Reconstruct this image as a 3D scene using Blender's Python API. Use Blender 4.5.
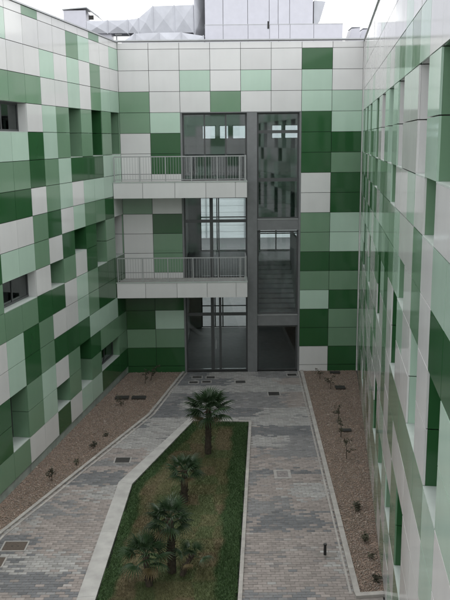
import bpy, math, random
import numpy as np
from mathutils import Matrix, Vector

random.seed(7)
RNG = np.random.default_rng(11)
for o in list(bpy.data.objects):
    bpy.data.objects.remove(o)
SC = bpy.context.scene
COL = SC.collection

# ------------------------------------------------------------------ camera
CAM = (4.054, -31.967, 9.618)
YAW, PIT, ROL = -0.0016, 0.2013, -0.0096
cy, sy, cp, sp = math.cos(YAW), math.sin(YAW), math.cos(PIT), math.sin(PIT)
fw = Vector((-sy*cp, cy*cp, -sp)); rt = Vector((cy, sy, 0)); up = rt.cross(fw)
rt2 = math.cos(ROL)*rt + math.sin(ROL)*up
up2 = -math.sin(ROL)*rt + math.cos(ROL)*up
cd = bpy.data.cameras.new('camera')
cam = bpy.data.objects.new('camera', cd); COL.objects.link(cam)
m = Matrix((rt2, up2, -fw)).transposed().to_4x4(); m.translation = Vector(CAM)
cam.matrix_world = m
cd.sensor_fit = 'VERTICAL'; cd.sensor_height = 36; cd.lens = 787.0/600*36
cd.clip_start = 0.1; cd.clip_end = 3000
SC.camera = cam

# ------------------------------------------------------------------ sky, sun, exposure
SUN_EL, SUN_AZ = math.radians(52), math.radians(20)     # azimuth: compass angle of the sun, seen from above
w = bpy.data.worlds.new('World'); SC.world = w; w.use_nodes = True
nt = w.node_tree
sky = nt.nodes.new('ShaderNodeTexSky'); sky.sky_type = 'NISHITA'; sky.sun_disc = False
sky.sun_elevation = SUN_EL; sky.sun_rotation = SUN_AZ
sky.air_density = 2.0; sky.dust_density = 6.0; sky.ozone_density = 1.0
hs = nt.nodes.new('ShaderNodeHueSaturation'); hs.inputs['Saturation'].default_value = 0.10
bg = nt.nodes['Background']; bg.inputs['Strength'].default_value = 0.15
cl = nt.nodes.new('ShaderNodeMix'); cl.data_type = 'RGBA'; cl.inputs['Factor'].default_value = 0.72   # even cloud cover
cl.inputs['B'].default_value = (9.0, 9.15, 9.3, 1)
nt.links.new(sky.outputs[0], hs.inputs['Color']); nt.links.new(hs.outputs[0], cl.inputs['A'])
nt.links.new(cl.outputs['Result'], bg.inputs['Color'])
sd = bpy.data.lights.new('sun', 'SUN'); sd.energy = 0.5; sd.angle = math.radians(40); sd.color = (1, .97, .93)
so = bpy.data.objects.new('sun', sd); COL.objects.link(so)
sdir = Vector((math.sin(SUN_AZ)*math.cos(SUN_EL), math.cos(SUN_AZ)*math.cos(SUN_EL), math.sin(SUN_EL)))
so.rotation_euler = sdir.to_track_quat('Z', 'Y').to_euler(); so.location = (0, -10, 40)
SC.view_settings.view_transform = 'Standard'; SC.view_settings.look = 'None'
SC.view_settings.exposure = 0.64; SC.view_settings.gamma = 1.0
SC.view_settings.use_curve_mapping = False
SC.render.engine = 'CYCLES'
SC.cycles.max_bounces = 10; SC.cycles.transparent_max_bounces = 16
SC.cycles.diffuse_bounces = 5; SC.cycles.glossy_bounces = 5

# ------------------------------------------------------------------ materials
def mat(name, color, rough=.6, metal=0.0, spec=.5, var=0.0, noise=0.0, nscale=4.0, stretch=None,
        bump=0.0, bscale=60.0, attr=None, roughvar=0.0, grime=0.0):
    """Principled material; var = per-object tone, noise = patchy tone, grime = rain streaks."""
    mm = bpy.data.materials.new(name); mm.use_nodes = True
    n = mm.node_tree; L = n.links; b = n.nodes['Principled BSDF']
    b.inputs['Roughness'].default_value = rough; b.inputs['Metallic'].default_value = metal
    b.inputs['Specular IOR Level'].default_value = spec
    tc = n.nodes.new('ShaderNodeTexCoord')
    geo = n.nodes.new('ShaderNodeNewGeometry')
    if attr:
        a = n.nodes.new('ShaderNodeAttribute'); a.attribute_name = attr; c = a.outputs['Color']
    else:
        a = n.nodes.new('ShaderNodeRGB'); a.outputs[0].default_value = (*color, 1); c = a.outputs[0]
    def mulval(c, valsock):
        h = n.nodes.new('ShaderNodeMix'); h.data_type = 'RGBA'; h.blend_type = 'MULTIPLY'
        h.inputs['Factor'].default_value = 1
        L.new(c, h.inputs['A']); L.new(valsock, h.inputs['B']); return h.outputs['Result']
    def remap(s, a0, a1, f0=0.0, f1=1.0):
        r = n.nodes.new('ShaderNodeMapRange'); r.inputs['From Min'].default_value = f0; r.inputs['From Max'].default_value = f1
        r.inputs['To Min'].default_value = a0; r.inputs['To Max'].default_value = a1
        L.new(s, r.inputs['Value']); return r.outputs[0]
    if var:
        oi = n.nodes.new('ShaderNodeObjectInfo'); c = mulval(c, remap(oi.outputs['Random'], 1-var, 1+var))
    if noise or roughvar or grime:
        mp = n.nodes.new('ShaderNodeMapping'); L.new(geo.outputs['Position'], mp.inputs['Vector'])
        if stretch: mp.inputs['Scale'].default_value = stretch
        nz = n.nodes.new('ShaderNodeTexNoise'); nz.inputs['Scale'].default_value = nscale; nz.inputs['Detail'].default_value = 6
        L.new(mp.outputs[0], nz.inputs['Vector'])
        if noise: c = mulval(c, remap(nz.outputs[0], 1-noise, 1+noise, .3, .7))
        if roughvar: L.new(remap(nz.outputs[0], rough*(1-roughvar), rough*(1+roughvar), .3, .7), b.inputs['Roughness'])
        if grime:
            mp2 = n.nodes.new('ShaderNodeMapping'); mp2.inputs['Scale'].default_value = (3, 3, .25)
            L.new(geo.outputs['Position'], mp2.inputs['Vector'])
            g2 = n.nodes.new('ShaderNodeTexNoise'); g2.inputs['Scale'].default_value = 1.0; g2.inputs['Detail'].default_value = 5
            L.new(mp2.outputs[0], g2.inputs['Vector']); c = mulval(c, remap(g2.outputs[0], 1-grime, 1.0, .35, .55))
    if bump:
        bn = n.nodes.new('ShaderNodeTexNoise'); bn.inputs['Scale'].default_value = bscale; bn.inputs['Detail'].default_value = 4
        L.new(geo.outputs['Position'], bn.inputs['Vector'])
        bp = n.nodes.new('ShaderNodeBump'); bp.inputs['Strength'].default_value = bump; bp.inputs['Distance'].default_value = .02
        L.new(bn.outputs[0], bp.inputs['Height']); L.new(bp.outputs[0], b.inputs['Normal'])
    L.new(c, b.inputs['Base Color'])
    return mm

def glass_mat(name, tint, refl_rough=.02, ior=1.7):
    mm = bpy.data.materials.new(name); mm.use_nodes = True
    n = mm.node_tree; L = n.links; n.nodes.clear()
    out = n.nodes.new('ShaderNodeOutputMaterial'); mx = n.nodes.new('ShaderNodeMixShader')
    tr = n.nodes.new('ShaderNodeBsdfTransparent'); tr.inputs[0].default_value = (*tint, 1)
    gl = n.nodes.new('ShaderNodeBsdfGlossy'); gl.inputs['Roughness'].default_value = refl_rough
    gl.inputs['Color'].default_value = (.9, .95, .95, 1)
    fr = n.nodes.new('ShaderNodeFresnel'); fr.inputs['IOR'].default_value = ior
    L.new(fr.outputs[0], mx.inputs[0]); L.new(tr.outputs[0], mx.inputs[1]); L.new(gl.outputs[0], mx.inputs[2])
    L.new(mx.outputs[0], out.inputs[0]); return mm

PK = dict(rough=.10, spec=.5, var=.05, noise=.025, nscale=1.2, roughvar=.3, grime=.02)
PM = {'W': mat('panel_white', (.66, .655, .65), **PK),
      'L': mat('panel_mint', (.44, .585, .485), **PK),
      'M': mat('panel_green', (.170, .285, .185), **PK),
      'D': mat('panel_dark_green', (.028, .100, .036), **PK)}
M = {
 'core': mat('dark_cavity', (.03, .032, .033), .9),
 'alu': mat('coping_metal', (.45, .46, .47), .4, .6, noise=.06),
 'sill': mat('sill_metal', (.44, .49, .46), .45, .1, noise=.06),
 'plinth': mat('plinth_render', (.30, .34, .31), .7, noise=.15, grime=.2),
 'frame': mat('window_frame_metal', (.085, .088, .09), .45, .3),
 'steel': mat('painted_steel', (.19, .195, .20), .5, .2, noise=.08),
 'rail': mat('galvanised_rail', (.36, .37, .37), .45, .4, noise=.06),
 'conc': mat('concrete', (.36, .35, .335), .85, noise=.14, nscale=3, bump=.3, bscale=50),
 'kerb': mat('kerb_concrete', (.33, .31, .29), .85, var=.10, noise=.16, nscale=5, bump=.3, bscale=60),
 'slab': mat('floor_concrete', (.30, .30, .30), .7, noise=.08),
 'tile': mat('lobby_floor', (.27, .27, .265), .6, spec=.25, noise=.08),
 'inner': mat('interior_plaster', (.48, .48, .47), .85, noise=.05),
 'stair': mat('stair_concrete', (.42, .42, .42), .8, noise=.1),
 'duct': mat('galvanised_duct', (.50, .51, .55), .42, .7, noise=.08, nscale=2, var=.05),
 'pent': mat('penthouse_panel', (.60, .60, .66), .4, .2, var=.03, noise=.03),
 'roof': mat('roof_membrane', (.30, .30, .30), .9, noise=.1),
 'soil': mat('gravel_base', (.23, .165, .13), .95, noise=.3, nscale=3, bump=.6, bscale=40),
 'stone': mat('gravel_stone', (.2, .15, .12), .9, attr='Col'),
 'brick': mat('paving_brick', (.2, .2, .2), .75, attr='Col', noise=.10, nscale=14, bump=.25, bscale=90),
 'sand': mat('joint_sand', (.21, .19, .175), .95, noise=.2, nscale=6),
 'lawn': mat('lawn_soil', (.05, .06, .025), .95, attr='Col', noise=.25, nscale=12, bump=.5, bscale=50),
 'grass': mat('grass_blade', (.05, .09, .03), .7, attr='Col', spec=.25),
 'ground': mat('ground_asphalt', (.12, .12, .12), .9, noise=.15),
 'bark': mat('palm_bark', (.055, .042, .030), .95, noise=.3, nscale=18, bump=1, bscale=40),
 'frond': mat('palm_leaf', (.030, .060, .024), .5, var=.30, spec=.4),
 'frond_dry': mat('palm_leaf_dry', (.13, .10, .045), .7, var=.25),
 'leaf': mat('sapling_leaf', (.042, .040, .022), .7, var=.25),
 'stem': mat('sapling_stem', (.06, .045, .03), .9),
 'iron': mat('cast_iron', (.040, .038, .036), .65, .3, noise=.2, nscale=20, bump=.6, bscale=80),
 'rust': mat('brown_cover_fill', (.085, .065, .052), .8, noise=.2, nscale=15, bump=.6, bscale=60),
 'coverframe': mat('cover_frame_concrete', (.30, .285, .27), .8, noise=.15, nscale=8),
 'greyfill': mat('grey_cover_fill', (.20, .18, .175), .8, noise=.2, nscale=10),
 'black': mat('black_plastic', (.012, .012, .012), .5),
 'far': mat('neighbour_cladding', (.74, .78, .78), .6, noise=.12, nscale=.6, stretch=(.2, .2, 3)),
 'dist': mat('neighbour_rail', (.32, .34, .35), .6),
}
G_UP = glass_mat('tinted_glass', (.66, .70, .71), .03, 2.1); G_LOW = glass_mat('clear_glass', (.88, .91, .91), .02, 1.5); G_CLR = glass_mat('rear_glass', (.93, .95, .95))
G_WIN = glass_mat('window_glass', (.45, .48, .48))

# ------------------------------------------------------------------ mesh helpers
BOXF = [(0, 3, 2, 1), (4, 5, 6, 7), (0, 1, 5, 4), (1, 2, 6, 5), (2, 3, 7, 6), (3, 0, 4, 7)]
class MB:
    def __init__(s): s.v = []; s.f = []
    def box(s, x0, x1, y0, y1, z0, z1):
        b = len(s.v)
        s.v += [(x0, y0, z0), (x1, y0, z0), (x1, y1, z0), (x0, y1, z0), (x0, y0, z1), (x1, y0, z1), (x1, y1, z1), (x0, y1, z1)]
        s.f += [tuple(b+i for i in q) for q in BOXF]; return s
    def poly_prism(s, pts, z0, z1):
        """pts anticlockwise in plan"""
        b = len(s.v); n = len(pts)
        s.v += [(p[0], p[1], z0) for p in pts] + [(p[0], p[1], z1) for p in pts]
        s.f += [tuple(b+n-1-i for i in range(n)), tuple(b+n+i for i in range(n))]
        s.f += [(b+i, b+(i+1) % n, b+n+(i+1) % n, b+n+i) for i in range(n)]; return s
    def quad(s, a, b_, c, d):
        b = len(s.v); s.v += [a, b_, c, d]; s.f.append((b, b+1, b+2, b+3)); return s
    def tube(s, pts, rad, n=6, cap=True):
        """tapered tube through points with a radius each"""
        b = len(s.v)
        for i, p in enumerate(pts):
            p = Vector(p)
            d = (Vector(pts[min(i+1, len(pts)-1)])-Vector(pts[max(i-1, 0)])).normalized()
            q = d.to_track_quat('Z', 'Y')
            for k in range(n):
                t = 2*math.pi*k/n
                s.v.append(tuple(p + q @ Vector((math.cos(t)*rad[i], math.sin(t)*rad[i], 0))))
        for i in range(len(pts)-1):
            for k in range(n):
                s.f.append((b+i*n+k, b+i*n+(k+1) % n, b+(i+1)*n+(k+1) % n, b+(i+1)*n+k))
        if cap:
            s.f.append(tuple(b+n-1-k for k in range(n))); e = b+(len(pts)-1)*n
            s.f.append(tuple(e+k for k in range(n)))
        return s
    def mesh(s, name, material):
        me = bpy.data.meshes.new(name); me.from_pydata(s.v, [], s.f); me.update()
        if material: me.materials.append(material)
        return me
    def build(s, name, material, parent=None): return link(name, s.mesh(name, material), parent)

def link(name, me, parent=None, loc=None, rot=None):
    o = bpy.data.objects.new(name, me); COL.objects.link(o)
    if parent: o.parent = parent
    if loc: o.location = loc
    if rot: o.rotation_euler = rot
    return o
def tag(o, label, cat, group=None):
    o['label'] = label; o['category'] = cat
    if group: o['group'] = group
    return o
def kind(o, k): o['kind'] = k; return o
def empty(name, loc=(0, 0, 0), rz=0.0):
    o = bpy.data.objects.new(name, None); COL.objects.link(o)
    o.location = loc; o.rotation_euler = (0, 0, rz); o.empty_display_size = .3; return o
def big_mesh(name, V, F, colors, material, parent=None):
    """numpy mesh with all faces of one size and a colour per vertex"""
    me = bpy.data.meshes.new(name); nv = len(V); nf, k = F.shape
    me.vertices.add(nv); me.vertices.foreach_set('co', V.astype(np.float32).ravel())
    me.loops.add(nf*k); me.loops.foreach_set('vertex_index', F.astype(np.int32).ravel())
    me.polygons.add(nf); me.polygons.foreach_set('loop_start', np.arange(0, nf*k, k, dtype=np.int32))
    me.update(calc_edges=True)
    if colors is not None:
        at = me.color_attributes.new('Col', 'FLOAT_COLOR', 'POINT')
        c = np.ones((nv, 4), np.float32); c[:, :3] = colors; at.data.foreach_set('color', c.ravel())
    me.materials.append(material); me.validate()
    return link(name, me, parent)
_cache = {}
def shared_box(key, dims, material):
    k = (key, tuple(round(d, 4) for d in dims), material.name)
    if k not in _cache: _cache[k] = MB().box(*dims).mesh(key, material)
    return _cache[k]

# ------------------------------------------------------------------ geometry constants
ROW, Z0 = .8, .28
def zl(k): return Z0 + ROW*(16-k)
TOP, PAR = 13.33, zl(0)
AL, AR = -0.1645, -0.1321
DL = (math.sin(AL), -math.cos(AL)); DR = (math.sin(AR), -math.cos(AR)); RX = 9.625
def lw(s, d=0): return (DL[0]*s + math.cos(AL)*d, DL[1]*s + math.sin(AL)*d)      # d towards the court
def rw(s, d=0): return (RX + DR[0]*s - math.cos(AR)*d, DR[1]*s - math.sin(AR)*d)
GAP, TH = .016, .03

def in_frame(p, pad=20):
    v = Vector(p)-Vector(CAM); z = v.dot(fw)
    if z < .5: return False
    x = 225+787*v.dot(rt2)/z; y = 300-787*v.dot(up2)/z
    return -pad < x < 450+pad and -pad < y < 600+pad

# ------------------------------------------------------------------ cladding of one wing
def clad(root, pitch, rows, ncol, out, openings, deep=.6, wide=.36, vis_pt=None, top_colours='W', joints=True):
    """root: Empty whose local x runs along the wall; out = sign of local y that faces the court."""
    rest = {k: MB() for k in 'WLMD'}
    def lbox(x0, x1, d0, d1, z0, z1):      # d measured inwards from the face
        ya, yb = sorted((-out*d0, -out*d1)); return x0, x1, ya, yb, z0, z1
    def panel(name, ch, x0, x1, z0, z1, r=None):
        g = GAP/2; wd, h = x1-x0-2*g, z1-z0-2*g
        ctr = root.matrix_basis @ Vector(((x0+x1)/2, 0, (z0+z1)/2))
        vis = any(in_frame(root.matrix_basis @ Vector((xx, 0, zz))) for xx in (x0, (x0+x1)/2, x1) for zz in (z0, (z0+z1)/2, z1))
        if not vis:
            rest[ch].box(*lbox(x0+g, x1-g, 0, TH, z0+g, z1-g)); return
        me = shared_box(name, lbox(-wd/2, wd/2, 0, TH, -h/2, h/2), PM[ch])
        link(name, me, root, ((x0+x1)/2, -out*random.uniform(0, .003), (z0+z1)/2),
             (random.gauss(0, .0008), random.gauss(0, .0003), random.gauss(0, .001)))
    for r, row in enumerate(rows):
        for c, ch in enumerate(row):
            if ch in 'WLMD': panel('panel', ch, c*pitch, (c+1)*pitch, zl(r+1), zl(r))
    for c in range(ncol):
        panel('parapet_panel', top_colours[c % len(top_colours)], c*pitch, (c+1)*pitch, PAR, TOP)
    for k, b in rest.items():
        if b.v: kind(b.build('panel_field', PM[k], root), 'stuff')
    # recessed openings: reveals, sill, window
    for (c0, c1, r0, r1, jc) in openings:
        depth = wide if c1 > c0 else deep
        x0, x1, zb, zt = c0*pitch, (c1+1)*pitch, zl(r1+1), zl(r0)
        g = .004
        for i, r in enumerate(range(r0, r1+1)):            # both jambs, one reveal panel a row
            ch = jc[min(i, len(jc)-1)]
            for xa, xb in ((x0-TH+g, x0+g), (x1-g, x1+TH-g)):
                MB().box(*lbox(xa, xb, TH+.003, depth, zl(r+1)+GAP/2, zl(r)-GAP/2)).build('reveal_panel', PM[ch], root)
        MB().box(*lbox(x0+.01, x1-.01, TH+.003, depth, zt+.001, zt+.021)).build('reveal_head', PM[jc[0]], root)
        MB().box(*lbox(x0+.006, x1-.006, .001, depth, zb-.012, zb+.008)).build('sill', M['sill'], root)
        wf = MB(); e = .06; da, db = depth-.09, depth-.03
        wf.box(*lbox(x0+g, x1-g, da, db, zb+.01, zb+.01+e)); wf.box(*lbox(x0+g, x1-g, da, db, zt-e, zt))
        wf.box(*lbox(x0+g, x0+e, da, db, zb+.01+e, zt-e)); wf.box(*lbox(x1-e, x1-g, da, db, zb+.01+e, zt-e))
        n = c1-c0+1
        for i in range(1, n):
            xm = x0+i*(x1-x0)/n; wf.box(*lbox(xm-.03, xm+.03, da, db, zb+.01+e, zt-e))
        wo = wf.build('window', M['frame'], root)
        for i in range(n):
            xa = x0+i*(x1-x0)/n+.03; xb = x0+(i+1)*(x1-x0)/n-.03
            MB().box(*lbox(xa, xb, da+.02, da+.03, zb+.01+e, zt-e)).build('pane', G_WIN, wo)

def group_openings(rows, jamb, default='M'):
    seen = set(); res = []
    H = len(rows)
    for r in range(H):
        for c, ch in enumerate(rows[r]):
            if ch != 'o' or (r, c) in seen: continue
            c1 = c
            while c1+1 < len(rows[r]) and rows[r][c1+1] == 'o' and (r, c1+1) not in seen: c1 += 1
            r1 = r
            while r1+1 < H and all(rows[r1+1][k] == 'o' for k in range(c, c1+1)) and r1-r < 1: r1 += 1
            for a in range(r, r1+1):
                for b in range(c, c1+1): seen.add((a, b))
            res.append((c, c1, r, r1, jamb.get((c, r), default)))
    return res

# ---- left wing
PL, NL = 1.137, 18
rows_l = ["LWWLMWWWWLW", "WWMWLWLWWWW", "LLMWLWWMMMM", "oMoMoMLWooo", "oMoMoMLDLLL", "LLDDDLMDMMM",
          "LLLLWLMWDDD", "WDMMLWDMWWW", "oMoDoDWMLLD", "oMoDWMoWooM", "DDDMLWDDMMM", "DDDMLWWMDLW",  # first two D of the last row paint in shade below the balcony
          "DLLLDDDMDLW", "MMMDoMWLMoD", "MooMoMoLMoD", "DDDLLWDWWMM"]  # leading D of the first row is painted-in balcony shade too
rows_l = [r + ''.join(random.choice('WWLMMD') for _ in range(NL-len(r))) for r in rows_l]
rows_l[3] = rows_l[3][:11]+'o'+rows_l[3][12:]
jl = {(0, 3): 'M', (2, 3): 'D', (4, 3): 'M', (8, 3): 'W', (0, 8): 'W', (2, 8): 'M', (4, 8): 'D', (6, 9): 'M', (8, 9): 'W',
      (4, 13): 'DM', (9, 13): 'M', (6, 14): 'M', (1, 14): 'M'}
left = tag(empty('clad_building', (0, 0, 0), math.atan2(DL[1], DL[0])),
           'left wing with green, mint and white panels and recessed windows above the wider gravel bed', 'building', 'panel clad wings around the courtyard')
bpy.context.view_layer.update()
clad(left, PL, rows_l, NL, +1, group_openings(rows_l, jl), top_colours='WWMWWWWMWWWWWWWWWW')
LLEN = NL*PL
b = MB().box(0, LLEN, -6, -.62, -.3, 13.0); b.build('wall_core', M['core'], left)
MB().box(0, LLEN, -.3, -.05, 12.99, TOP-.004).build('parapet_core', M['core'], left)
MB().box(-.02, LLEN, -.6, .035, TOP+.004, TOP+.05).build('coping', M['alu'], left)
MB().box(0, LLEN, -6, -.605, 13.004, 13.2).build('roof', M['roof'], left)
for i in range(NL):
    MB().box(i*PL+.006, (i+1)*PL-.006, -.10, -.035, -.02, Z0-.01).build('plinth_panel', M['plinth'], left)

# ---- right wing
PR, NR = 1.18, 23
rows_r = ["WWLWWWWWWLWWWWWWLWWWWWW", "WWWWWWWWWWWWWWWLWWWWWWW", "WWWLWWLWWWWLWLMLMLWWWLW",
          "LoLoLoLLoWoLoLoWWoLoWLM", "LoMoLoMLoWoLoLoWWoLoWLM", "DMLDWMLMoLMMLoWWLWoWWLM",
          "MLDLMWDLMWLMMMLWWMWLLDW", "DMWMLDLWMLDMDMLoWMWDDDL", "MWLoDWoWWMoLDWoLWoWoLMM",
          "WLMoWLoWWWoWMWoWWoWoLLW", "WMWWWMLWWMWWMWMMMMMLWWL", "MWLWMWWWMWWWMWMWWWWLWMM",  # long M run in the middle row paints in the gravel's reflection
          "WMWWWMWWWWoWLWWMoWWWLLW", "DLWMWWMWLMoMoLoMoWWMDWL", "MWMWoMWDWMMLMWLWMWMLWMW",
          "WMDMWLMWMLWMWMWLWMWMWMW"]
jr = {(1, 3): 'M', (3, 3): 'M', (5, 3): 'M', (8, 3): 'M', (10, 3): 'W', (12, 3): 'L', (14, 3): 'W', (17, 3): 'W', (19, 3): 'M',
      (8, 5): 'M', (13, 5): 'M', (18, 5): 'M', (15, 7): 'M', (3, 8): 'D', (6, 8): 'M', (10, 8): 'D', (14, 8): 'D', (17, 8): 'L',
      (19, 8): 'D', (10, 12): 'D', (12, 13): 'M', (14, 13): 'M', (16, 12): 'D', (4, 14): 'M'}
right = tag(empty('clad_building', (RX, 0, 0), math.atan2(DR[1], DR[0])),
            'right wing with glossy panels seen at a glancing angle beside the narrow gravel bed', 'building', 'panel clad wings around the courtyard')
bpy.context.view_layer.update()
clad(right, PR, rows_r, NR, -1, group_openings(rows_r, jr))
RLEN = NR*PR
MB().box(0, RLEN, .62, 6, -.3, 13.0).build('wall_core', M['core'], right)
MB().box(0, RLEN, .05, .3, 12.99, TOP-.004).build('parapet_core', M['core'], right)
MB().box(-.02, RLEN, -.035, .6, TOP+.004, TOP+.05).build('coping', M['alu'], right)
MB().box(0, RLEN, .605, 6, 13.004, 13.2).build('roof', M['roof'], right)
for i in range(NR):
    MB().box(i*PR+.006, (i+1)*PR-.006, .035, .10, -.02, Z0-.01).build('plinth_panel', M['plinth'], right)

# ---- rear wing
rows_b = ["WWWWWWDW", "WWLWLWLW", "MWWMWWLL", "ML....DL", "WD....DD", "WD....DM", "WW....WD", "MW....WD", "WD....ML",
          "WM....ML", "WM....DD", "WW....MM", "DD....LD", "DL....DM", "MM....DM", "DD....WD"]
rear = tag(empty('clad_building', (0, 0, 0), 0),
           'rear wing closing the courtyard with two balconies and a tall glazed bay', 'building', 'panel clad wings around the courtyard')
bpy.context.view_layer.update()
clad(rear, 1.2, rows_b, 8, -1, [])
for c, ch in ((0, 'D'), (1, 'D'), (6, 'W'), (7, 'D')):
    MB().box(c*1.2+.008, (c+1)*1.2-.008, .004, .04, .0, Z0-.012).build('plinth_panel', PM[ch], rear)
GX0, GX1, GZ = 2.4, 7.2, zl(3)
MB().box(-1.5, GX0-.02, .06, .34, -.3, 13.0).build('wall_core', M['core'], rear)
MB().box(GX1+.02, 11.5, .06, .34, -.3, 13.0).build('wall_core', M['core'], rear)
MB().box(GX0-.02, GX1+.02, .06, .34, GZ+.02, 13.0).build('wall_core', M['core'], rear)
MB().box(-.3, 9.9, .06, .34, 13.0, TOP-.004).build('parapet_core', M['core'], rear)
MB().box(-.3, 9.9, -.04, .40, TOP+.054, TOP+.10).build('coping', M['alu'], rear)
MB().box(-1.5, 11.5, .345, 8.0, 12.7, 13.0).build('roof', M['roof'], rear)
MB().box(GX0, GX1, .0, .32, GZ-.03, GZ+.005).build('lintel', M['steel'], rear)
for xa, xb in ((GX0-.005, GX0+.07), (GX1-.07, GX1+.005)):
    MB().box(xa, xb, .01, .33, 0, GZ-.032).build('jamb', M['steel'], rear)
MB().box(5.04, 5.44, -.01, .38, -.02, GZ-.034).build('column', M['steel'], rear)
MB().box(9.602, 9.66, -.012, .05, .0, TOP).build('corner_trim', PM['W'], rear)
MB().box(-.05, -.003, -.02, .05, .0, TOP).build('corner_trim', PM['M'], rear)
# inside: floors, side walls, ceiling
FY0 = .345
MB().box(GX0-.1, 8.9, FY0, 8.0, -.12, .004).build('lobby_floor', M['tile'], rear)
for z in (4.0, 8.0):
    MB().box(GX0-.1, 5.44, .14, 8.0, z-.5, z-.02).build('floor_slab', M['slab'], rear)
    MB().box(GX0-.1, 5.44, .14, 8.0, z-.016, z+.004).build('floor_finish', M['tile'], rear)
    MB().box(5.444, 8.9, 4.9, 8.0, z-.5, z-.02).build('floor_slab', M['slab'], rear)
    MB().box(5.444, 8.9, 4.9, 8.0, z-.016, z+.004).build('floor_finish', M['tile'], rear)
MB().box(GX0-.2, 8.9, FY0, 8.0, 11.0, 11.2).build('ceiling', M['inner'], rear)
MB().box(GX0-.25, GX0-.1, FY0, 8.0, 0, 11.0).build('inner_wall', M['inner'], rear)
MB().box(8.9, 9.05, FY0, 8.0, 0, 11.0).build('inner_wall', M['inner'], rear)
# back wall of the stair hall with its windows
RY0, RY1 = 8.0, 8.2
bw = MB()
bw.box(GX0-.25, 2.9, RY0, RY1, 0, 11.2); bw.box(8.1, 9.05, RY0, RY1, 0, 11.2)
bw.box(2.9, 8.1, RY0, RY1, 3.0, 4.02); bw.box(2.9, 8.1, RY0, RY1, 6.75, 9.62); bw.box(2.9, 8.1, RY0, RY1, 10.32, 11.2)
bw.box(5.25, 8.1, RY0, RY1, 0, 3.0); bw.box(5.25, 5.9, RY0, RY1, 4.02, 6.75)
for xa, xb in ((2.9, 3.05), (3.75, 3.9), (4.4, 4.55), (5.25, 6.5), (7.05, 7.15), (7.95, 8.1)): bw.box(xa, xb, RY0, RY1, 9.62, 10.32)
bw.build('back_wall', M['inner'], rear)
def rear_window(x0, x1, z0, z1, xs, zs):
    f = MB(); e = .05; y0, y1 = RY0+.06, RY0+.13
    f.box(x0, x1, y0, y1, z0, z0+e); f.box(x0, x1, y0, y1, z1-e, z1)
    f.box(x0, x0+e, y0, y1, z0+e, z1-e); f.box(x1-e, x1, y0, y1, z0+e, z1-e)
    for x in xs: f.box(x-.03, x+.03, y0, y1, z0+e, z1-e)
    for z in zs: f.box(x0+e, x1-e, y0+.005, y1-.005, z-.03, z+.03)
    o = f.build('rear_window', M['frame'], rear)
    MB().box(x0+e, x1-e, y0+.025, y0+.035, z0+e, z1-e).build('pane', G_CLR, o)
rear_window(2.9, 5.25, .01, 3.0, (3.6, 4.0), (1.15, 2.1))
rear_window(2.9, 5.25, 4.03, 6.75, (3.75,), (5.75,))
rear_window(5.9, 8.1, 4.03, 6.75, (6.75,), (4.9,))
for xa, xb in ((3.05, 3.75), (3.9, 4.4), (4.55, 5.25), (6.5, 7.05), (7.15, 7.95)):
    rear_window(xa, xb, 9.62, 10.32, (), (9.97,) if xa > 6 else ())
# front glazing
def glazing(x0, x1, z0, z1, xs, zs, gm, thick=()):
    f = MB(); y0, y1 = .20, .28; e = .06
    f.box(x0, x1, y0, y1, z0, z0+e); f.box(x0, x1, y0, y1, z1-e, z1)
    f.box(x0, x0+e, y0, y1, z0+e, z1-e); f.box(x1-e, x1, y0, y1, z0+e, z1-e)
    o = f.build('glazed_screen', M['frame'], rear)
    for x, hw in xs: MB().box(x-hw, x+hw, y0-.01, y1+.01, z0+e, z1-e).build('mullion', M['frame'], o)
    for z, hh in zs: MB().box(x0+e, x1-e, y0-.004, y1+.004, z-hh, z+hh).build('transom', M['frame'], o)
    xe = [x0+e]+[x for x, _ in xs]+[x1-e]; ze = [z0+e]+[z for z, _ in zs]+[z1-e]
    for i in range(len(xe)-1):
        for j in range(len(ze)-1):
            MB().box(xe[i]+.005, xe[i+1]-.005, y0+.035, y0+.045, ze[j]+.005, ze[j+1]-.005).build('pane', gm, o)
    return o
glazing(2.47, 5.04, 8.0, GZ-.035, ((3.35, .03), (4.2, .03)), (), G_UP)
g1 = glazing(2.47, 5.04, 4.01, 7.45, ((3.58, .07), (3.88, .025)), ((6.35, .06),), G_LOW)
g0 = glazing(2.47, 5.04, .01, 3.45, ((3.58, .07), (3.9, .05)), ((2.45, .06),), G_LOW)
for o, z in ((g1, 4.01), (g0, .01)): MB().box(3.70, 3.73, .14, .18, z+.95, z+1.35).build('door_handle', M['rail'], o)
glazing(5.45, 7.13, 6.42, GZ-.035, (), ((8.0, .07), (9.9, .06)), G_UP)
glazing(5.45, 7.13, 2.45, 5.93, (), (), G_LOW)
glazing(5.45, 7.13, .01, 1.95, (), (), G_LOW)
# stair: landings at the glass and flights rising away from it
for z in (2.0, 6.0):
    MB().box(5.445, 7.25, .12, 1.35, z-.04, z+.40 if False else z+.0).build('landing', M['slab'], rear)
    MB().box(5.45, 7.13, .10, .30, z-.035, z+.40).build('landing_edge', M['steel'], rear)
    MB().box(5.45, 7.13, .085, .31, z+.40, z+.43).build('landing_cap', M['rail'], rear)
    n = 12; fl = MB()
    for i in range(n):
        MB().box(5.5, 7.2, 1.36+i*.295, 1.36+(i+1)*.295-.003, z+i*2/n-.08, z+(i+1)*2/n).build('step', M['stair'], rear)
    MB().tube([(5.55, 1.4, z+.95), (5.55, 4.8, z+2.95)], [.025, .025], 6).build('handrail', M['rail'], rear)
    MB().box(7.2, 7.3, .35, 4.9, z-.2, z+3.4).build('stair_wall', M['inner'], rear)
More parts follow.
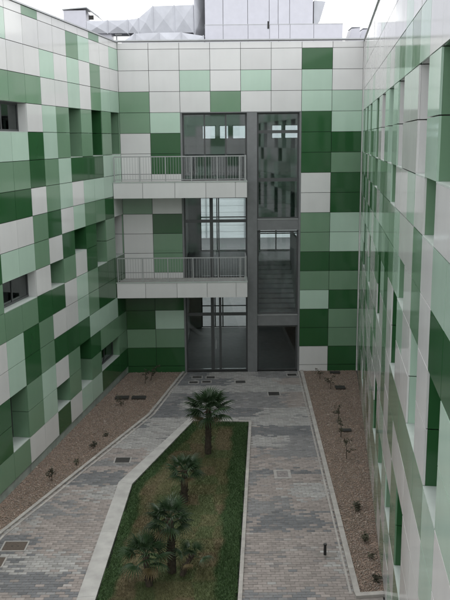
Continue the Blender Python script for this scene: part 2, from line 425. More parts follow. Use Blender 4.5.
# balconies
for zt in (8.0, 4.05):
    xl, xr, yf = -.19, 5.0, -1.2; zb = zt-.60
    bal = MB().box(xl+.03, xr-.03, yf+.03, -.004, zb+.02, zt-.02).build('balcony', M['slab'], rear)
    MB().box(xl, xr-.05, yf+.05, -.006, zt-.018, zt-.004).build('deck', M['conc'], bal)
    MB().box(xl-.02, xr+.012, yf-.012, yf+.10, zt+.002, zt+.03).build('edge_trim', M['sill'], bal)
    MB().box(xr-.10, xr+.012, yf+.102, -.006, zt+.002, zt+.03).build('edge_trim', M['sill'], bal)
    xs = [xl, 1.2-.25, 2.4-.2, 3.6-.2, 4.55, xr]
    for i in range(5):
        MB().box(xs[i]+.008, xs[i+1]-.008, yf, yf+.026, zb, zt-.004).build('fascia_panel', PM['W'], bal)
    MB().box(xr-.026, xr, yf+.03, -.01, zb, zt-.004).build('fascia_panel', PM['W'], bal)
    yr = yf+.06
    MB().box(xl+.05, xr-.03, yr-.02, yr+.02, zt+.97, zt+1.01).build('top_rail', M['rail'], bal)
    MB().box(xl+.05, xr-.03, yr-.012, yr+.012, zt+.10, zt+.125).build('bottom_rail', M['rail'], bal)
    MB().box(xr-.07, xr-.03, yr+.021, -.02, zt+.97, zt+1.01).build('top_rail', M['rail'], bal)
    MB().box(xr-.062, xr-.038, yr+.021, -.02, zt+.10, zt+.125).build('bottom_rail', M['rail'], bal)
    posts = [xl+.06, .85, 1.85, 2.85, 3.85, 4.72]
    pm = shared_box('post', (-.02, .02, -.02, .02, .03, .968), M['rail'])
    bmh = shared_box('baluster', (-.0055, .0055, -.0055, .0055, .126, .968), M['rail'])
    for x in posts: link('post', pm, bal, (x, yr, zt))
    link('post', pm, bal, (xr-.05, yr, zt)); link('post', pm, bal, (xr-.05, -.06, zt))
    x = xl+.14
    while x < xr-.1:
        if min(abs(x-q) for q in posts) > .04: link('baluster', bmh, bal, (x, yr, zt))
        x += .105
    y = yr+.11
    while y < -.12: link('baluster', bmh, bal, (xr-.05, y, zt)); y += .105

# ------------------------------------------------------------------ ground
kind(MB().quad((-400, -400, -.06), (400, -400, -.06), (400, 400, -.06), (-400, 400, -.06)).build('ground', M['ground']), 'structure')
YEND = -24.0
LK = [(2.37, -.002), (1.40, -5.2), (-1.58, -13.9), (-3.72, YEND)]          # path side of the left kerb
RK = [(7.24, -.002), (6.80, -16.65)]                                       # path side of the right kerb
rbx = rw(16.9)[0]
def lerp_poly(P, y):
    for (x0, y0), (x1, y1) in zip(P, P[1:]):
        if y1 <= y <= y0: return x0+(x1-x0)*(y-y0)/(y1-y0)
    return P[-1][0]
ISL_OUT = [(.78, YEND), (.86, -16.75), (1.0, -10.97), (2.80, -5.75), (4.98, -6.05), (4.38, -16.82), (3.98, YEND)]
ISL_IN = [(1.16, YEND), (1.26, -16.7), (1.40, -11.1), (2.96, -6.0), (4.88, -6.17), (4.29, -16.82), (3.89, YEND)]
def inside(P, x, y):
    x = np.asarray(x); y = np.asarray(y); r = np.zeros(x.shape, bool); n = len(P)
    for i in range(n):
        x0, y0 = P[i]; x1, y1 = P[(i+1) % n]
        if y0 == y1: continue
        cnd = ((y0 > y) != (y1 > y)) & (x < (x1-x0)*(y-y0)/(y1-y0)+x0); r ^= cnd
    return r
def edge_dist(P, x, y):
    d = np.full(np.shape(x), 1e9)
    for i in range(len(P)-1):
        a = np.array(P[i]); bb = np.array(P[i+1]); ab = bb-a
        t = np.clip(((x-a[0])*ab[0]+(y-a[1])*ab[1])/(ab@ab), 0, 1)
        d = np.minimum(d, np.hypot(x-a[0]-t*ab[0], y-a[1]-t*ab[1]))
    return d
PAVE = [LK[3], (rw(24.6)[0], YEND), (rw(16.95)[0], -16.8), (6.80, -16.8), RK[0], LK[0], LK[1], LK[2]]
pav = kind(MB().poly_prism([LK[3], (rw(24.2)[0], YEND), (rw(16.8)[0], -16.65), RK[1], RK[0], LK[0], LK[1], LK[2]], -.05, -.012).build('paving', M['sand']), 'structure')

# bricks in stretcher bond, coloured by laid patch
def hash2(i, j): return (np.sin(i*127.1+j*311.7+3.3)*43758.5453) % 1.0
BL, BW = .205, .102
ny = int(-YEND/BW); X, Y = [], []
for j in range(ny):
    xs = np.arange(-5.2, 8.6, BL) + (j % 2)*BL/2; X.append(xs); Y.append(np.full(xs.shape, -j*BW-BW/2-.01))
X = np.concatenate(X); Y = np.concatenate(Y)
ok = inside(PAVE, X, Y) & ~inside(ISL_OUT, X, Y)
X, Y = X[ok], Y[ok]; N = len(X)
fz = 1+np.clip((-Y-5)/7, 0, 1)*1.5
jx = X + RNG.normal(0, .12, N)*fz; jy = Y + RNG.normal(0, .045, N)*fz
row_i = np.floor(jy/.92); off = hash2(row_i, 0*row_i+9)*2.2
bi = np.floor((jx+off)/1.95)
h = hash2(bi, row_i)
h2 = hash2(bi+17, row_i*1.3+5)
tan_p = np.clip((-Y-6)/6, 0, 1)*.50 + .05
tan_p = tan_p*np.where(X > 4, 1.1, .8)
pal_d = np.array([.105, .106, .111]); pal_l = np.array([.235, .228, .220]); pal_t = np.array([.205, .179, .166]); pal_m = np.array([.145, .142, .143])
base = np.where((h < .36)[:, None], pal_d, np.where((h < .66)[:, None], pal_m, pal_l))
base = np.where((h2 < tan_p)[:, None], pal_t, base)
stray = RNG.random(N) < .14
alt = np.array([pal_d, pal_m, pal_l, pal_t])[RNG.integers(0, 4, N)]
base = np.where(stray[:, None], .5*base+.5*alt, base)
tone = np.clip(RNG.normal(1, .10, N), .7, 1.35); colr = 1.2*base*tone[:, None]
inf = np.array([in_frame((x, y, 0), 0) for x, y in zip(X, Y)])
order = np.argsort(np.hypot(X-CAM[0], Y-CAM[1]) + np.where(inf, 0, 1000))
ind = np.zeros(N, bool); ind[order[:300]] = True
a_, b_, e_ = BL/2-.005, BW/2-.004, .006
BV = np.array([(-a_, -b_, -.02), (a_, -b_, -.02), (a_, b_, -.02), (-a_, b_, -.02), (-a_, -b_, -.005), (a_, -b_, -.005), (a_, b_, -.005), (-a_, b_, -.005),
               (-a_+e_, -b_+e_, 0), (a_-e_, -b_+e_, 0), (a_-e_, b_-e_, 0), (-a_+e_, b_-e_, 0)])
BF = np.array([(0, 1, 5, 4), (1, 2, 6, 5), (2, 3, 7, 6), (3, 0, 4, 7), (4, 5, 9, 8), (5, 6, 10, 9), (6, 7, 11, 10), (7, 4, 8, 11), (8, 9, 10, 11)])
zz = RNG.normal(0, .0012, N)
def bricks(idx):
    n = len(idx); V = BV[None]+np.stack([X[idx], Y[idx], zz[idx]], 1)[:, None]
    F = BF[None]+(np.arange(n)*len(BV))[:, None, None]
    return V.reshape(-1, 3), F.reshape(-1, 4), np.repeat(colr[idx], len(BV), 0)
V, F, Cc = bricks(np.where(~ind)[0]); kind(big_mesh('brick_field', V, F, Cc, M['brick'], pav), 'stuff')
bvar = {}
for i in np.where(ind)[0]:
    key = tuple(np.round(colr[i]/.03).astype(int))
    if key not in bvar:
        me = bpy.data.meshes.new('brick'); me.from_pydata(BV.tolist(), [], BF.tolist()); me.update()
        at = me.color_attributes.new('Col', 'FLOAT_COLOR', 'POINT')
        at.data.foreach_set('color', np.tile(np.append(colr[i], 1), len(BV)).astype(np.float32)); me.materials.append(M['brick']); bvar[key] = me
    link('brick', bvar[key], pav, (float(X[i]), float(Y[i]), float(zz[i])))

# kerbs: stones laid end to end along a line
def stones(name, line, parent, w_in, z0, z1, step, material, side=1, w_off=0.0):
    for (x0, y0), (x1, y1) in zip(line, line[1:]):
        Ln = math.hypot(x1-x0, y1-y0); n = max(1, round(Ln/step)); tx, ty = (x1-x0)/Ln, (y1-y0)/Ln
        nx, ny_ = -ty*side, tx*side
        for i in range(n):
            s0, s1 = Ln*i/n+.004, Ln*(i+1)/n-.004
            q = [(x0+tx*s+nx*d, y0+ty*s+ny_*d) for s, d in ((s0, w_off), (s1, w_off), (s1, w_off+w_in), (s0, w_off+w_in))]
            if side < 0: q = q[::-1]
            dz = random.uniform(-.003, .003)
            MB().poly_prism(q, z0, z1+dz).build(name, material, parent)

# gravel beds
lpoly = [lw(24.3, -.09), LK[3], LK[2], LK[1], LK[0], (0.02, -.002), lw(12, -.09)]
rend = rw(16.72, -.09)
rpoly = [(6.80, -16.65), rend, rw(8, -.09), (RX, -.002), (7.24, -.002)]
lbed = kind(MB().poly_prism(lpoly, -.05, -.002).build('gravel_bed', M['soil']), 'structure')
rbed = kind(MB().poly_prism(rpoly, -.05, -.002).build('gravel_bed', M['soil']), 'structure')
stones('kerbstone', LK, lbed, .10, -.04, .035, 1.0, M['kerb'], side=-1)
stones('edging_strip', LK, lbed, .06, -.04, .012, 1.6, M['kerb'], side=1, w_off=.07)
stones('kerbstone', RK, rbed, .13, -.04, .045, 1.0, M['kerb'], side=1)
stones('edging_strip', RK, rbed, .05, -.04, .010, 1.6, M['kerb'], side=-1, w_off=.05)
stones('kerbstone', [(6.80, -16.655), rend], rbed, .13, -.04, .045, .8, M['kerb'], side=-1)
OCT_V = np.array([(1, 0, 0), (0, 1, 0), (-1, 0, 0), (0, -1, 0), (0, 0, 1), (0, 0, -1)], float)
OCT_F = np.array([(0, 1, 4), (1, 2, 4), (2, 3, 4), (3, 0, 4), (1, 0, 5), (2, 1, 5), (3, 2, 5), (0, 3, 5)])
def gravel(P, dens, parent):
    xs = [p[0] for p in P]; ys = [p[1] for p in P]; A = (max(xs)-min(xs))*(max(ys)-min(ys))
    n = int(A*dens); x = RNG.uniform(min(xs), max(xs), n); y = RNG.uniform(min(ys), max(ys), n)
    k = inside(P, x, y); x, y = x[k], y[k]; n = len(x)
    sc = np.exp(RNG.normal(math.log(.0145), .32, n)); ang = RNG.uniform(0, 6.28, n)
    v = OCT_V[None]*(1+RNG.normal(0, .22, (n, 6, 3)))*sc[:, None, None]*np.array([1.15, .9, .65])
    c, s = np.cos(ang)[:, None], np.sin(ang)[:, None]
    v = np.stack([v[..., 0]*c-v[..., 1]*s+x[:, None], v[..., 0]*s+v[..., 1]*c+y[:, None], v[..., 2]+.004+RNG.uniform(0, .012, n)[:, None]], -1)
    pal = np.array([(.255, .200, .160), (.315, .25, .205), (.20, .158, .13), (.37, .305, .26), (.25, .21, .182), (.28, .205, .155)])
    col = pal[RNG.integers(0, len(pal), n)]*RNG.uniform(.75, 1.2, n)[:, None]
    F = OCT_F[None]+(np.arange(n)*6)[:, None, None]
    return kind(big_mesh('gravel', v.reshape(-1, 3), F.reshape(-1, 3), np.repeat(col, 6, 0), M['stone'], parent), 'stuff')
gravel(lpoly, 1300, lbed); gravel(rpoly, 1300, rbed)

# lawn island
def lawn_col(x, y):
    d = edge_dist(ISL_IN, x, y)
    cxi = np.floor(x/.42+.12*np.sin(y*3)); cyi = np.floor(y/.62)
    h = hash2(cxi, cyi); strip = np.floor((x+.1*y*.3)/.62)
    g = np.array([.032, .064, .019]); o = np.array([.100, .098, .044]); br = np.array([.122, .100, .054]); mid = np.array([.074, .092, .036])
    c = np.where((h < .42)[:, None], o, np.where((h < .78)[:, None], mid, br))
    wd = np.where(x > 3.6, .56, .40)+.05*np.sin(y*2.3)+.03*np.sin(y*7.1)
    wgt = np.clip((wd-d)/.10, 0, 1)[:, None]
    leftside = np.clip(1-np.abs(d-.62)/.26, 0, 1)*(x < 2.6+.12*(y+16)*0)
    c = c*(1-.8*leftside[:, None])+br*.8*leftside[:, None]
    c = c*(1-wgt)+g*wgt
    return c
gx, gy = np.meshgrid(np.arange(.8, 5.2, .07), np.arange(YEND+.05, -5.9, .07), indexing='ij')
nx_, ny2 = gx.shape
fx, fy = gx.ravel(), gy.ravel()
idx = np.arange(nx_*ny2).reshape(nx_, ny2)
Fq = np.stack([idx[:-1, :-1], idx[1:, :-1], idx[1:, 1:], idx[:-1, 1:]], -1).reshape(-1, 4)
keep = inside(ISL_IN, fx, fy)[Fq].all(1); Fq = Fq[keep]; used, inv = np.unique(Fq, return_inverse=True); Fq = inv.reshape(-1, 4)
Vl = np.stack([fx[used], fy[used], .035+.012*np.sin(fx[used]*2.1)*np.sin(fy[used]*1.3)], 1)
lawn = kind(big_mesh('lawn', Vl, Fq, lawn_col(fx[used], fy[used]), M['lawn']), 'structure')
MB().poly_prism(ISL_IN, -.05, .015).build('lawn_soil', M['lawn'], lawn)
n = 260000
x = RNG.uniform(.8, 5.1, n); y = RNG.uniform(YEND, -5.9, n); k = inside(ISL_IN, x, y) & (y > -19.5); x, y = x[k], y[k]
dd = edge_dist(ISL_IN, x, y); k = (dd > .02) & ((dd < .62) | (RNG.random(len(x)) < .8)); x, y = x[k], y[k]; n = len(x)
ang = RNG.uniform(0, 6.28, n); hh = RNG.uniform(.025, .06, n); lean = RNG.normal(0, .6, (n, 2))*hh[:, None]
bx_, by_ = np.cos(ang)*.0055, np.sin(ang)*.0055
v = np.zeros((n, 3, 3)); v[:, 0] = np.stack([x-bx_, y-by_, np.full(n, .03)], 1); v[:, 1] = np.stack([x+bx_, y+by_, np.full(n, .03)], 1)
v[:, 2] = np.stack([x+lean[:, 0], y+lean[:, 1], .035+hh], 1)
gc = lawn_col(x, y)*RNG.uniform(.75, 1.45, n)[:, None]
kind(big_mesh('grass', v.reshape(-1, 3), np.arange(n*3).reshape(-1, 3), np.repeat(gc, 3, 0), M['grass'], lawn), 'stuff')
# its border: wide concrete slabs on the left, thin kerb at the end and on the right
def band(outer, inner, name, n, material, z1):
    for (a, b2, c2, d2) in zip(outer, outer[1:], inner, inner[1:]):
        Ln = math.hypot(b2[0]-a[0], b2[1]-a[1]); kx = max(1, round(Ln/n))
        for i in range(kx):
            t0, t1 = i/kx+.003/Ln, (i+1)/kx-.003/Ln
            L2 = lambda p, q, t: (p[0]+(q[0]-p[0])*t, p[1]+(q[1]-p[1])*t)
            q = [L2(a, b2, t0), L2(a, b2, t1), L2(c2, d2, t1), L2(c2, d2, t0)]
            area = sum(q[k][0]*q[(k+1) % 4][1]-q[(k+1) % 4][0]*q[k][1] for k in range(4))
            if area < 0: q = q[::-1]
            MB().poly_prism(q, -.04, z1).build(name, material, lawn)
band(ISL_OUT[:4], ISL_IN[:4], 'border_slab', 2.4, M['conc'], .06)
band(ISL_OUT[3:], ISL_IN[3:], 'kerbstone', 1.0, M['kerb'], .055)

# ------------------------------------------------------------------ covers, boxes, pipe
def cover(x, y, sx, sy, fill, label, cat='manhole', frame=.038, group='access covers in the paving'):
    t = empty('access_cover', (x, y, .003)); tag(t, label, cat, group)
    f = MB()
    f.box(-sx/2, sx/2, -sy/2, -sy/2+frame, -.01, .008); f.box(-sx/2, sx/2, sy/2-frame, sy/2, -.01, .008)
    f.box(-sx/2, -sx/2+frame, -sy/2+frame, sy/2-frame, -.01, .008); f.box(sx/2-frame, sx/2, -sy/2+frame, sy/2-frame, -.01, .008)
    f.build('cover_frame', M['coverframe'], t)
    MB().box(-sx/2+frame+.006, sx/2-frame-.006, -sy/2+frame+.006, sy/2-frame-.006, -.01, .004).build('lid', fill, t)
    for hx in (-.12, .12):
        MB().box(hx*sx-.015, hx*sx+.03, -.01, .01, .0045, .009).build('lifting_slot', M['black'], t)
cover(-1.07, -14.45, .62, .50, M['rust'], 'large brown lidded cover with pale frame beside the left kerb')
cover(-1.42, -15.18, .62, .50, M['rust'], 'brown cover cut by the left edge of the picture, nearest the camera')
cover(.90, -9.28, .52, .48, M['iron'], 'dark iron cover on the left path beside the bend of the concrete border')
cover(5.72, -10.43, .50, .62, M['greyfill'], 'square pale cover set in the right path level with the palms', frame=.09)
cover(5.95, -3.0, .50, .52, M['iron'], 'framed iron cover in the paving between the lawn end and the right kerb')
cover(4.70, -1.45, .48, .42, M['iron'], 'iron cover on the plaza in front of the grey column')
cover(6.86, -.55, .46, .40, M['iron'], 'iron cover touching the foot of the stair glazing by the right kerb')
cover(2.92, -.75, .46, .36, M['iron'], 'leftmost cover of the back row under the lower balcony')
cover(3.48, -.80, .42, .36, M['iron'], 'second cover of the back row under the lower balcony')
cover(2.80, -1.45, .42, .34, M['iron'], 'leftmost cover of the front row under the lower balcony')
cover(3.32, -1.40, .42, .34, M['iron'], 'second cover of the front row under the lower balcony')
def box_thing(x, y, sx, sy, h, label):
    t = empty('valve_box', (x, y, .0)); tag(t, label, 'valve box', 'dark boxes sunk in the gravel')
    MB().box(-sx/2, sx/2, -sy/2, sy/2, -.02, h).build('box_body', M['rust'], t)
    MB().box(-sx/2-.012, sx/2+.012, -sy/2-.012, sy/2+.012, h+.001, h+.016).build('lid', M['iron'], t)
box_thing(.16, -3.42, .50, .30, .06, 'left one of two dark boxes side by side in the left gravel bed')
box_thing(.80, -3.44, .52, .30, .06, 'right one of two dark boxes side by side in the left gravel bed')
box_thing(8.58, -2.45, .36, .34, .06, 'dark box in the right gravel bed nearer the white corner panel')
box_thing(8.66, -.42, .40, .22, .06, 'dark box against the dark green panel at the head of the right bed')
box_thing(8.10, -7.05, .34, .20, .05, 'dark box beside the middle saplings of the right gravel bed')
pipe = empty('pipe_stub', (6.38, -15.0, 0)); tag(pipe, 'short black pipe standing up from the right path', 'pipe')
MB().tube([(0, 0, 0), (0, 0, .26)], [.035, .033], 10).build('pipe', M['black'], pipe)
MB().tube([(0, 0, .255), (0, 0, .285)], [.042, .042], 10).build('cap', M['black'], pipe)
MB().box(-.28, .28, -.10, .10, .002, .006).build('patch', M['sand'], pipe)

# ------------------------------------------------------------------ palms and saplings
def frond_mesh(seed, R=.5, pet=.45, nseg=17, material=None):
    r = random.Random(seed); b = MB()
    pts = [(pet*t, 0, -.10*t*t) for t in (0, .35, .7, 1)]
    b.tube(pts, [.014, .011, .009, .007], 5)
    ox, oz = pet, -.10
    for i in range(nseg):
        t = i/(nseg-1)*2-1; a = t*1.75; ln = R*(1-.30*abs(t)**2)*r.uniform(.9, 1.1)
        dx, dy = math.cos(a), math.sin(a); wv = .030
        def P(f, sd, dz=0):
            return (ox+dx*ln*f-dy*sd, dy*ln*f+dx*sd, oz-.10*ln*f-(.42*ln)*max(0, f-.45)**2*2.2-abs(t)*.10*f*ln+dz)
        k = len(b.v)
        b.v += [P(.02, 0), P(.35, wv*.75, .012), P(.35, 0, -.01), P(.35, -wv*.75, .012), P(.7, wv*.5, .01), P(.7, 0, -.006), P(.7, -wv*.5, .01), P(1, r.uniform(-.02, .02))]
        b.f += [(k, k+2, k+1), (k, k+3, k+2), (k+1, k+2, k+5, k+4), (k+2, k+3, k+6, k+5), (k+4, k+5, k+7), (k+5, k+6, k+7)]
    return b.mesh('frond', material)
FM = [frond_mesh(s, material=M['frond']) for s in range(4)]; FD = [frond_mesh(9+s, R=.42, material=M['frond_dry']) for s in range(2)]
def palm(x, y, h, scale, nf, label, seed, lean=(0, 0), dry=3, tr=.085):
    r = random.Random(seed); t = tag(empty('fan_palm', (x, y, .03)), label, 'palm', 'young palms on the lawn')
    b = MB(); n = 9
    pts = [(lean[0]*(i/n)**1.3, lean[1]*(i/n)**1.3, h*i/n) for i in range(n+1)]
    b.tube(pts, [tr*(1.25-.35*i/n)*r.uniform(.92, 1.08) for i in range(n+1)], 9)
    for i in range(46):                                   # old leaf bases
        f = r.uniform(.1, .98); a = r.uniform(0, 6.28); px, py = lean[0]*f**1.3, lean[1]*f**1.3; rr = tr*(1.2-.35*f)
        p0 = (px+math.cos(a)*rr*.8, py+math.sin(a)*rr*.8, h*f); p1 = (px+math.cos(a)*(rr+.035), py+math.sin(a)*(rr+.035), h*f+r.uniform(.04, .09))
        b.tube([p0, p1], [.020, .007], 4)
    b.build('trunk', M['bark'], t)
    for i in range(nf):
        a = i*2.39996+r.uniform(-.25, .25); f = i/(nf-1)
        el = math.radians(82-95*f+r.uniform(-9, 9))       # from upright heart to drooping skirt
        me = FM[r.randrange(4)] if f < 1-dry/nf else FD[r.randrange(2)]
        s = scale*r.uniform(.85, 1.1)*(.75+.3*min(1, f*2.5))
        o = link('frond', me, t, (lean[0], lean[1], h-.05*f), (r.uniform(-.35, .35), -el, a)); o.rotation_mode = 'XYZ'; o.scale = (s, s, s)
palm(3.52, -8.93, 1.50, .86, 34, 'tallest palm at the far end of the lawn with a clear dark trunk', 1, (.04, .05))
palm(2.93, -12.2, .92, .62, 26, 'small palm between the far palm and the near clump', 2, (.03, .0))
palm(2.82, -15.75, 1.32, .62, 30, 'near palm with upright trunk and dense round crown', 3, (-.02, .05))
palm(2.36, -16.3, .72, .66, 24, 'low bushy palm on the left side of the near clump', 4, (-.08, .1), tr=.07)
palm(3.06, -15.9, .40, .50, 9, 'small leaning palm on the right side of the near clump', 5, (.22, .15), dry=2, tr=.05)

def sapling(x, y, h, label, seed, spread=.18, nl=60, lean=0.0):
    r = random.Random(seed); t = tag(empty('sapling', (x, y, 0)), label, 'sapling', 'saplings planted in the gravel')
    b = MB(); tips = []
    top = (lean, 0, h); b.tube([(0, 0, -.01), (lean*.4, .01, h*.5), top], [.014, .011, .005], 5)
    for i in range(5):
        f = r.uniform(.35, .95); a = r.uniform(0, 6.28); p = Vector((lean*f, 0, h*f)); q = p+Vector((math.cos(a)*spread, math.sin(a)*spread, spread*r.uniform(.2, .9)))
        b.tube([p, q], [.006, .003], 4); tips.append((p, q))
    b.build('stem', M['stem'], t)
    fb = MB()
    for i in range(int(nl*1.2)):
        p, q = tips[r.randrange(5)]; c = p.lerp(q, r.uniform(.2, 1.15))+Vector((r.gauss(0, .03), r.gauss(0, .03), r.gauss(0, .03)))
        d1 = Vector((r.gauss(0, 1), r.gauss(0, 1), r.gauss(0, .6))).normalized(); d2 = d1.orthogonal().normalized(); s = r.uniform(.025, .05)
        fb.quad(tuple(c-d1*s), tuple(c+d2*s*.45), tuple(c+d1*s), tuple(c-d2*s*.45))
    fb.build('foliage', M['leaf'], t)
sapling(1.05, -1.2, .62, 'leafy sapling between two stems near the rear wall in the left bed', 1, .26, 90, .12)
sapling(.85, -1.55, .50, 'thin dark sapling leaning beside the leafy one near the rear wall in the left bed', 2, .14, 30, .06)
sapling(.22, -4.25, .34, 'small sapling just in front of the two dark boxes in the left bed', 3, .14, 40)
sapling(-.15, -8.35, .24, 'tiny dark shrub halfway along the left bed', 4, .10, 50)
sapling(-.95, -10.75, .34, 'upright tuft near the left wall in the nearer half of the left bed', 5, .12, 70)
sapling(-.45, -9.6, .14, 'smallest sprig in the left bed beside the kerb', 6, .07, 26)
sapling(.10, -7.3, .14, 'sprig in the left bed farther along than the tiny dark shrub', 7, .07, 26)
sapling(-2.0, -16.1, .22, 'dark sprig at the left edge of the picture in the left bed', 8, .09, 36)
sapling(8.2, -2.5, .50, 'greenish sapling by the upper dark box in the right bed', 11, .18, 60)
sapling(7.95, -1.1, .42, 'faint sapling closest to the white corner panel in the right bed', 12, .16, 36)
sapling(8.02, -5.9, .52, 'upright sapling in the middle of the right bed', 13, .18, 60)
sapling(7.85, -7.6, .60, 'tallest sapling beside the small box in the right bed', 14, .17, 70)
sapling(7.75, -9.4, .60, 'nearest of the tall saplings in the right bed', 15, .17, 60)
sapling(7.55, -12.8, .18, 'round dark tuft, largest of the low tufts in the right bed', 16, .09, 90)
sapling(7.42, -14.4, .15, 'low dark tuft second nearest the end kerb in the right bed', 17, .08, 70)
sapling(7.45, -15.2, .12, 'tiny sprig between two low tufts in the right bed', 18, .06, 30)
sapling(7.38, -16.2, .14, 'low tuft right behind the end kerb of the right bed', 19, .08, 60)

# ------------------------------------------------------------------ roof plant
def sheet(parent, a, b2, c, d, puff=.05, name='sheet'):
    """cross-broken duct sheet: four corners and a raised apex, with thickness"""
    A, B, C, D = (Vector(v) for v in (a, b2, c, d)); nrm = (B-A).cross(D-A).normalized(); mid = (A+B+C+D)/4+nrm*puff
    bk = -nrm*.03; mb = MB()
    mb.v = [tuple(v) for v in (A, B, C, D, mid, A+bk, B+bk, C+bk, D+bk)]
    mb.f = [(0, 1, 4), (1, 2, 4), (2, 3, 4), (3, 0, 4), (8, 7, 6, 5), (0, 5, 6, 1), (1, 6, 7, 2), (2, 7, 8, 3), (3, 8, 5, 0)]
    return mb.build(name, M['duct'], parent)
def duct(name, label, prof, y0, y1, z_leg, legs):
    """prof: list of (x, zlow, zhigh) stations"""
    t = tag(empty(name, (prof[0][0], y0, 13.0)), label, 'duct', 'silver ducts on the roof')
    o = Vector((prof[0][0], y0, 13.0))
    def q(x, y, z): return Vector((x, y, z))-o
    for (xa, la, ha), (xb, lb, hb) in zip(prof, prof[1:]):
        sheet(t, q(xa+.01, y0, la), q(xb-.01, y0, lb), q(xb-.01, y0, hb), q(xa+.01, y0, ha))
        sheet(t, q(xa+.01, y0+.03, ha), q(xb-.01, y0+.03, hb), q(xb-.01, y1, hb), q(xa+.01, y1, ha))
        sheet(t, q(xb-.01, y1, lb), q(xa+.01, y1, la), q(xa+.01, y1, ha), q(xb-.01, y1, hb))
        f = MB(); f.box(*[v for v in (xb-.02-o.x, xb+.02-o.x, -.03, y1-y0+.03, lb-o.z-.02, hb-o.z+.03)]); f.build('flange', M['duct'], t)
    for x in legs:
        MB().box(x-.03-o.x, x+.03-o.x, .1, .16, 0, z_leg-13.0).build('leg', M['steel'], t)
        MB().box(x-.08-o.x, x+.25-o.x, .05, .2, z_leg-13.0, z_leg-12.94).build('bracket', M['steel'], t)
duct('air_duct', 'tall silver duct with diamond creases stepping up on the roof', [(-2.3, 14.58, 15.12), (-1.3, 14.58, 15.16), (-.35, 14.58, 15.18), (.15, 14.58, 15.24), (.85, 14.58, 15.78), (1.85, 14.58, 15.80), (2.75, 14.58, 15.82)], 7.0, 8.2, 14.5, (-.9, .1, 2.2))
duct('air_duct', 'low silver duct running just above the parapet in front of the tall duct', [(-.45, 13.5, 13.95), (.15, 13.5, 14.34), (1.25, 13.5, 14.36), (2.25, 13.5, 14.36), (3.25, 13.5, 14.2)], 5.2, 6.2, 13.48, (1.5,))
el = tag(empty('duct_elbow', (2.8, 6.9, 13)), 'grey-blue duct elbow rising out of frame beside the penthouse', 'duct', 'silver ducts on the roof')
sheet(el, (0, 0, 1.42), (.62, .3, 1.42), (.62, .3, 3.4), (0, 0, 3.1), .02); sheet(el, (0, 1.3, 1.42), (0, 0, 1.42), (0, 0, 3.1), (0, 1.3, 3.1), .02)
MB().box(.05, .60, .32, 1.3, 0, 1.40).build('plenum', M['duct'], el); MB().box(.1, .72, .2, .9, 1.30, 1.41).build('damper', M['iron'], el)
ch = tag(empty('roof_vent', (-2.6, 7.0, 13)), 'small pale vent housing with a sloped hood above the left wing', 'vent')
MB().box(-.75, .3, 0, 1.2, 0, 2.62).build('housing', M['pent'], ch)
MB().poly_prism([(.30, .05), (.75, .05), (.75, 1.1), (.30, 1.1)], 0, 2.15).build('side_box', M['pent'], ch)
hd = MB(); hd.v = [(-.80, -.06, 2.64), (.35, -.06, 2.72), (.92, -.06, 2.30), (.92, 1.25, 2.30), (.35, 1.25, 2.72), (-.80, 1.25, 2.64), (-.80, -.06, 2.68), (.35, -.06, 2.77), (.92, -.06, 2.35), (.92, 1.25, 2.35), (.35, 1.25, 2.77), (-.80, 1.25, 2.68)]
hd.f = [(0, 5, 4, 1), (1, 4, 3, 2), (6, 7, 10, 11), (7, 8, 9, 10), (0, 1, 7, 6), (1, 2, 8, 7), (2, 3, 9, 8), (3, 4, 10, 9), (4, 5, 11, 10), (5, 0, 6, 11)]
hd.build('hood', M['alu'], ch)
MB().box(.42, .66, .03, .05, 2.2, 2.4).build('louvre', M['iron'], ch)
MB().box(.80, 1.45, .2, 1.0, 0, 1.85).build('flue_box', M['pent'], ch)
pent = tag(empty('penthouse', (3.3, 6.6, 13)), 'lilac grey panelled plant room standing on the roof above the glazed bay', 'plant room')
xs = [0, .85, 2.0, 3.0, 3.42, 3.95, 5.05]
MB().box(.02, 5.03, .04, 5, 0, 4.4).build('core', M['core'], pent)
for a, b2 in zip(xs, xs[1:]):
    for za, zb2 in ((1.82, 3.0), (3.0, 4.2)): MB().box(a+.01, b2-.01, 0, .036, za+.008, zb2-.008).build('panel', M['pent'], pent)
for a, b2 in ((0, .85), (.85, 2.0), (2.0, 3.0), (3.0, 3.42), (3.42, 3.95), (3.95, 5.05), (5.05, 6.4)):
    MB().box(a+.008, b2-.008, -.35, -.31, .3, 1.80).build('base_panel', M['pent'], pent)
MB().box(0, 6.38, -.305, 1.5, 0, 1.785).build('base', M['core'], pent)
MB().box(2.9, 2.98, -.37, -.32, 1.62, 1.95).build('drain_outlet', M['black'], pent)
MB().box(0, 6.4, -.36, 1.5, 1.802, 1.83).build('ledge', M['alu'], pent)
cw = tag(empty('duct_cowl', (8.45, 7.2, 13)), 'slanted silver cowl poking out to the right of the plant room', 'duct', 'silver ducts on the roof')
cb = MB(); cb.v = [(0, 0, 1.85), (.28, 0, 2.05), (.55, 0, 2.95), (0, 0, 3.0), (0, 1, 1.85), (.28, 1, 2.05), (.55, 1, 2.95), (0, 1, 3.0)]
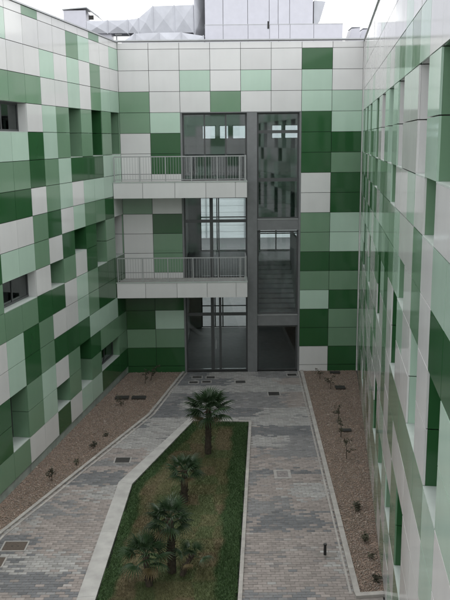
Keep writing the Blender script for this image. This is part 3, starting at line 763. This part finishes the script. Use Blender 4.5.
cb.f = [(0, 1, 2, 3), (7, 6, 5, 4), (1, 5, 6, 2), (3, 2, 6, 7), (0, 4, 5, 1), (0, 3, 7, 4)]; cb.build('cowl', M['duct'], cw)
MB().box(.02, .2, .1, .9, 0, 1.84).build('stack', M['duct'], cw)
for k, (xx, yy, lab) in enumerate(((9.75, 7.2, 'sloping grey roof hatch left of the right wing parapet'), (10.35, 7.6, 'second sloping hatch half hidden by the right wing parapet'))):
    hb = tag(empty('roof_hatch', (xx, yy, 13)), lab, 'hatch', 'sloping hatches on the roof')
    h_ = MB(); h_.v = [(0, 0, 0), (.9, 0, 0), (.9, 0, 1.75), (.5, 0, 1.72), (0, 1.2, 0), (.9, 1.2, 0), (.9, 1.2, 1.75), (.5, 1.2, 1.72)]
    h_.f = [(0, 1, 2, 3), (7, 6, 5, 4), (1, 5, 6, 2), (3, 2, 6, 7), (0, 3, 7, 4)]; h_.build('hatch_body', M['pent'], hb)
    MB().box(.5, .92, -.02, 1.2, 1.76, 1.79).build('lid', M['duct'], hb)

# ------------------------------------------------------------------ neighbour seen through the stair hall
nb = tag(empty('neighbour_building', (5, 46, 0)), 'pale building with horizontal boards seen through the glazed stair hall', 'building')
MB().box(-12, 12, .05, 8, -.05, 8.2).build('wall_core', M['inner'], nb)
z = 0.0
while z < 8.0:
    MB().box(-12, 12, 0, .04, z+.02, z+.62).build('cladding_board', M['far'], nb); z += .64
for xx in (-2.6, 1.2): MB().box(xx-.06, xx+.06, -.08, -.005, 0, 8.2).build('downpipe', M['dist'], nb)

# ------------------------------------------------------------------ the wing the picture is taken from, added unseen with invented, mostly white panels for its reflection
nw = tag(empty('clad_building', (-6.5, -33.2, 0)), 'wing behind the viewpoint, seen only mirrored in the glazed bay', 'building', 'panel clad wings around the courtyard')
MB().box(0, 15, -6, -.05, -.05, TOP).build('wall_core', M['core'], nw)
for k in 'WLMD':
    b = MB(); rr = random.Random(3)
    for r in range(16):
        for c in range(12):
            if rr.choice('WWWWWWLLM') == k: b.box(c*1.2+.008, (c+1)*1.2-.008, -.03, 0, zl(r+1)+.008, zl(r)-.008)
    kind(b.build('panel_field', PM[k], nw), 'stuff')
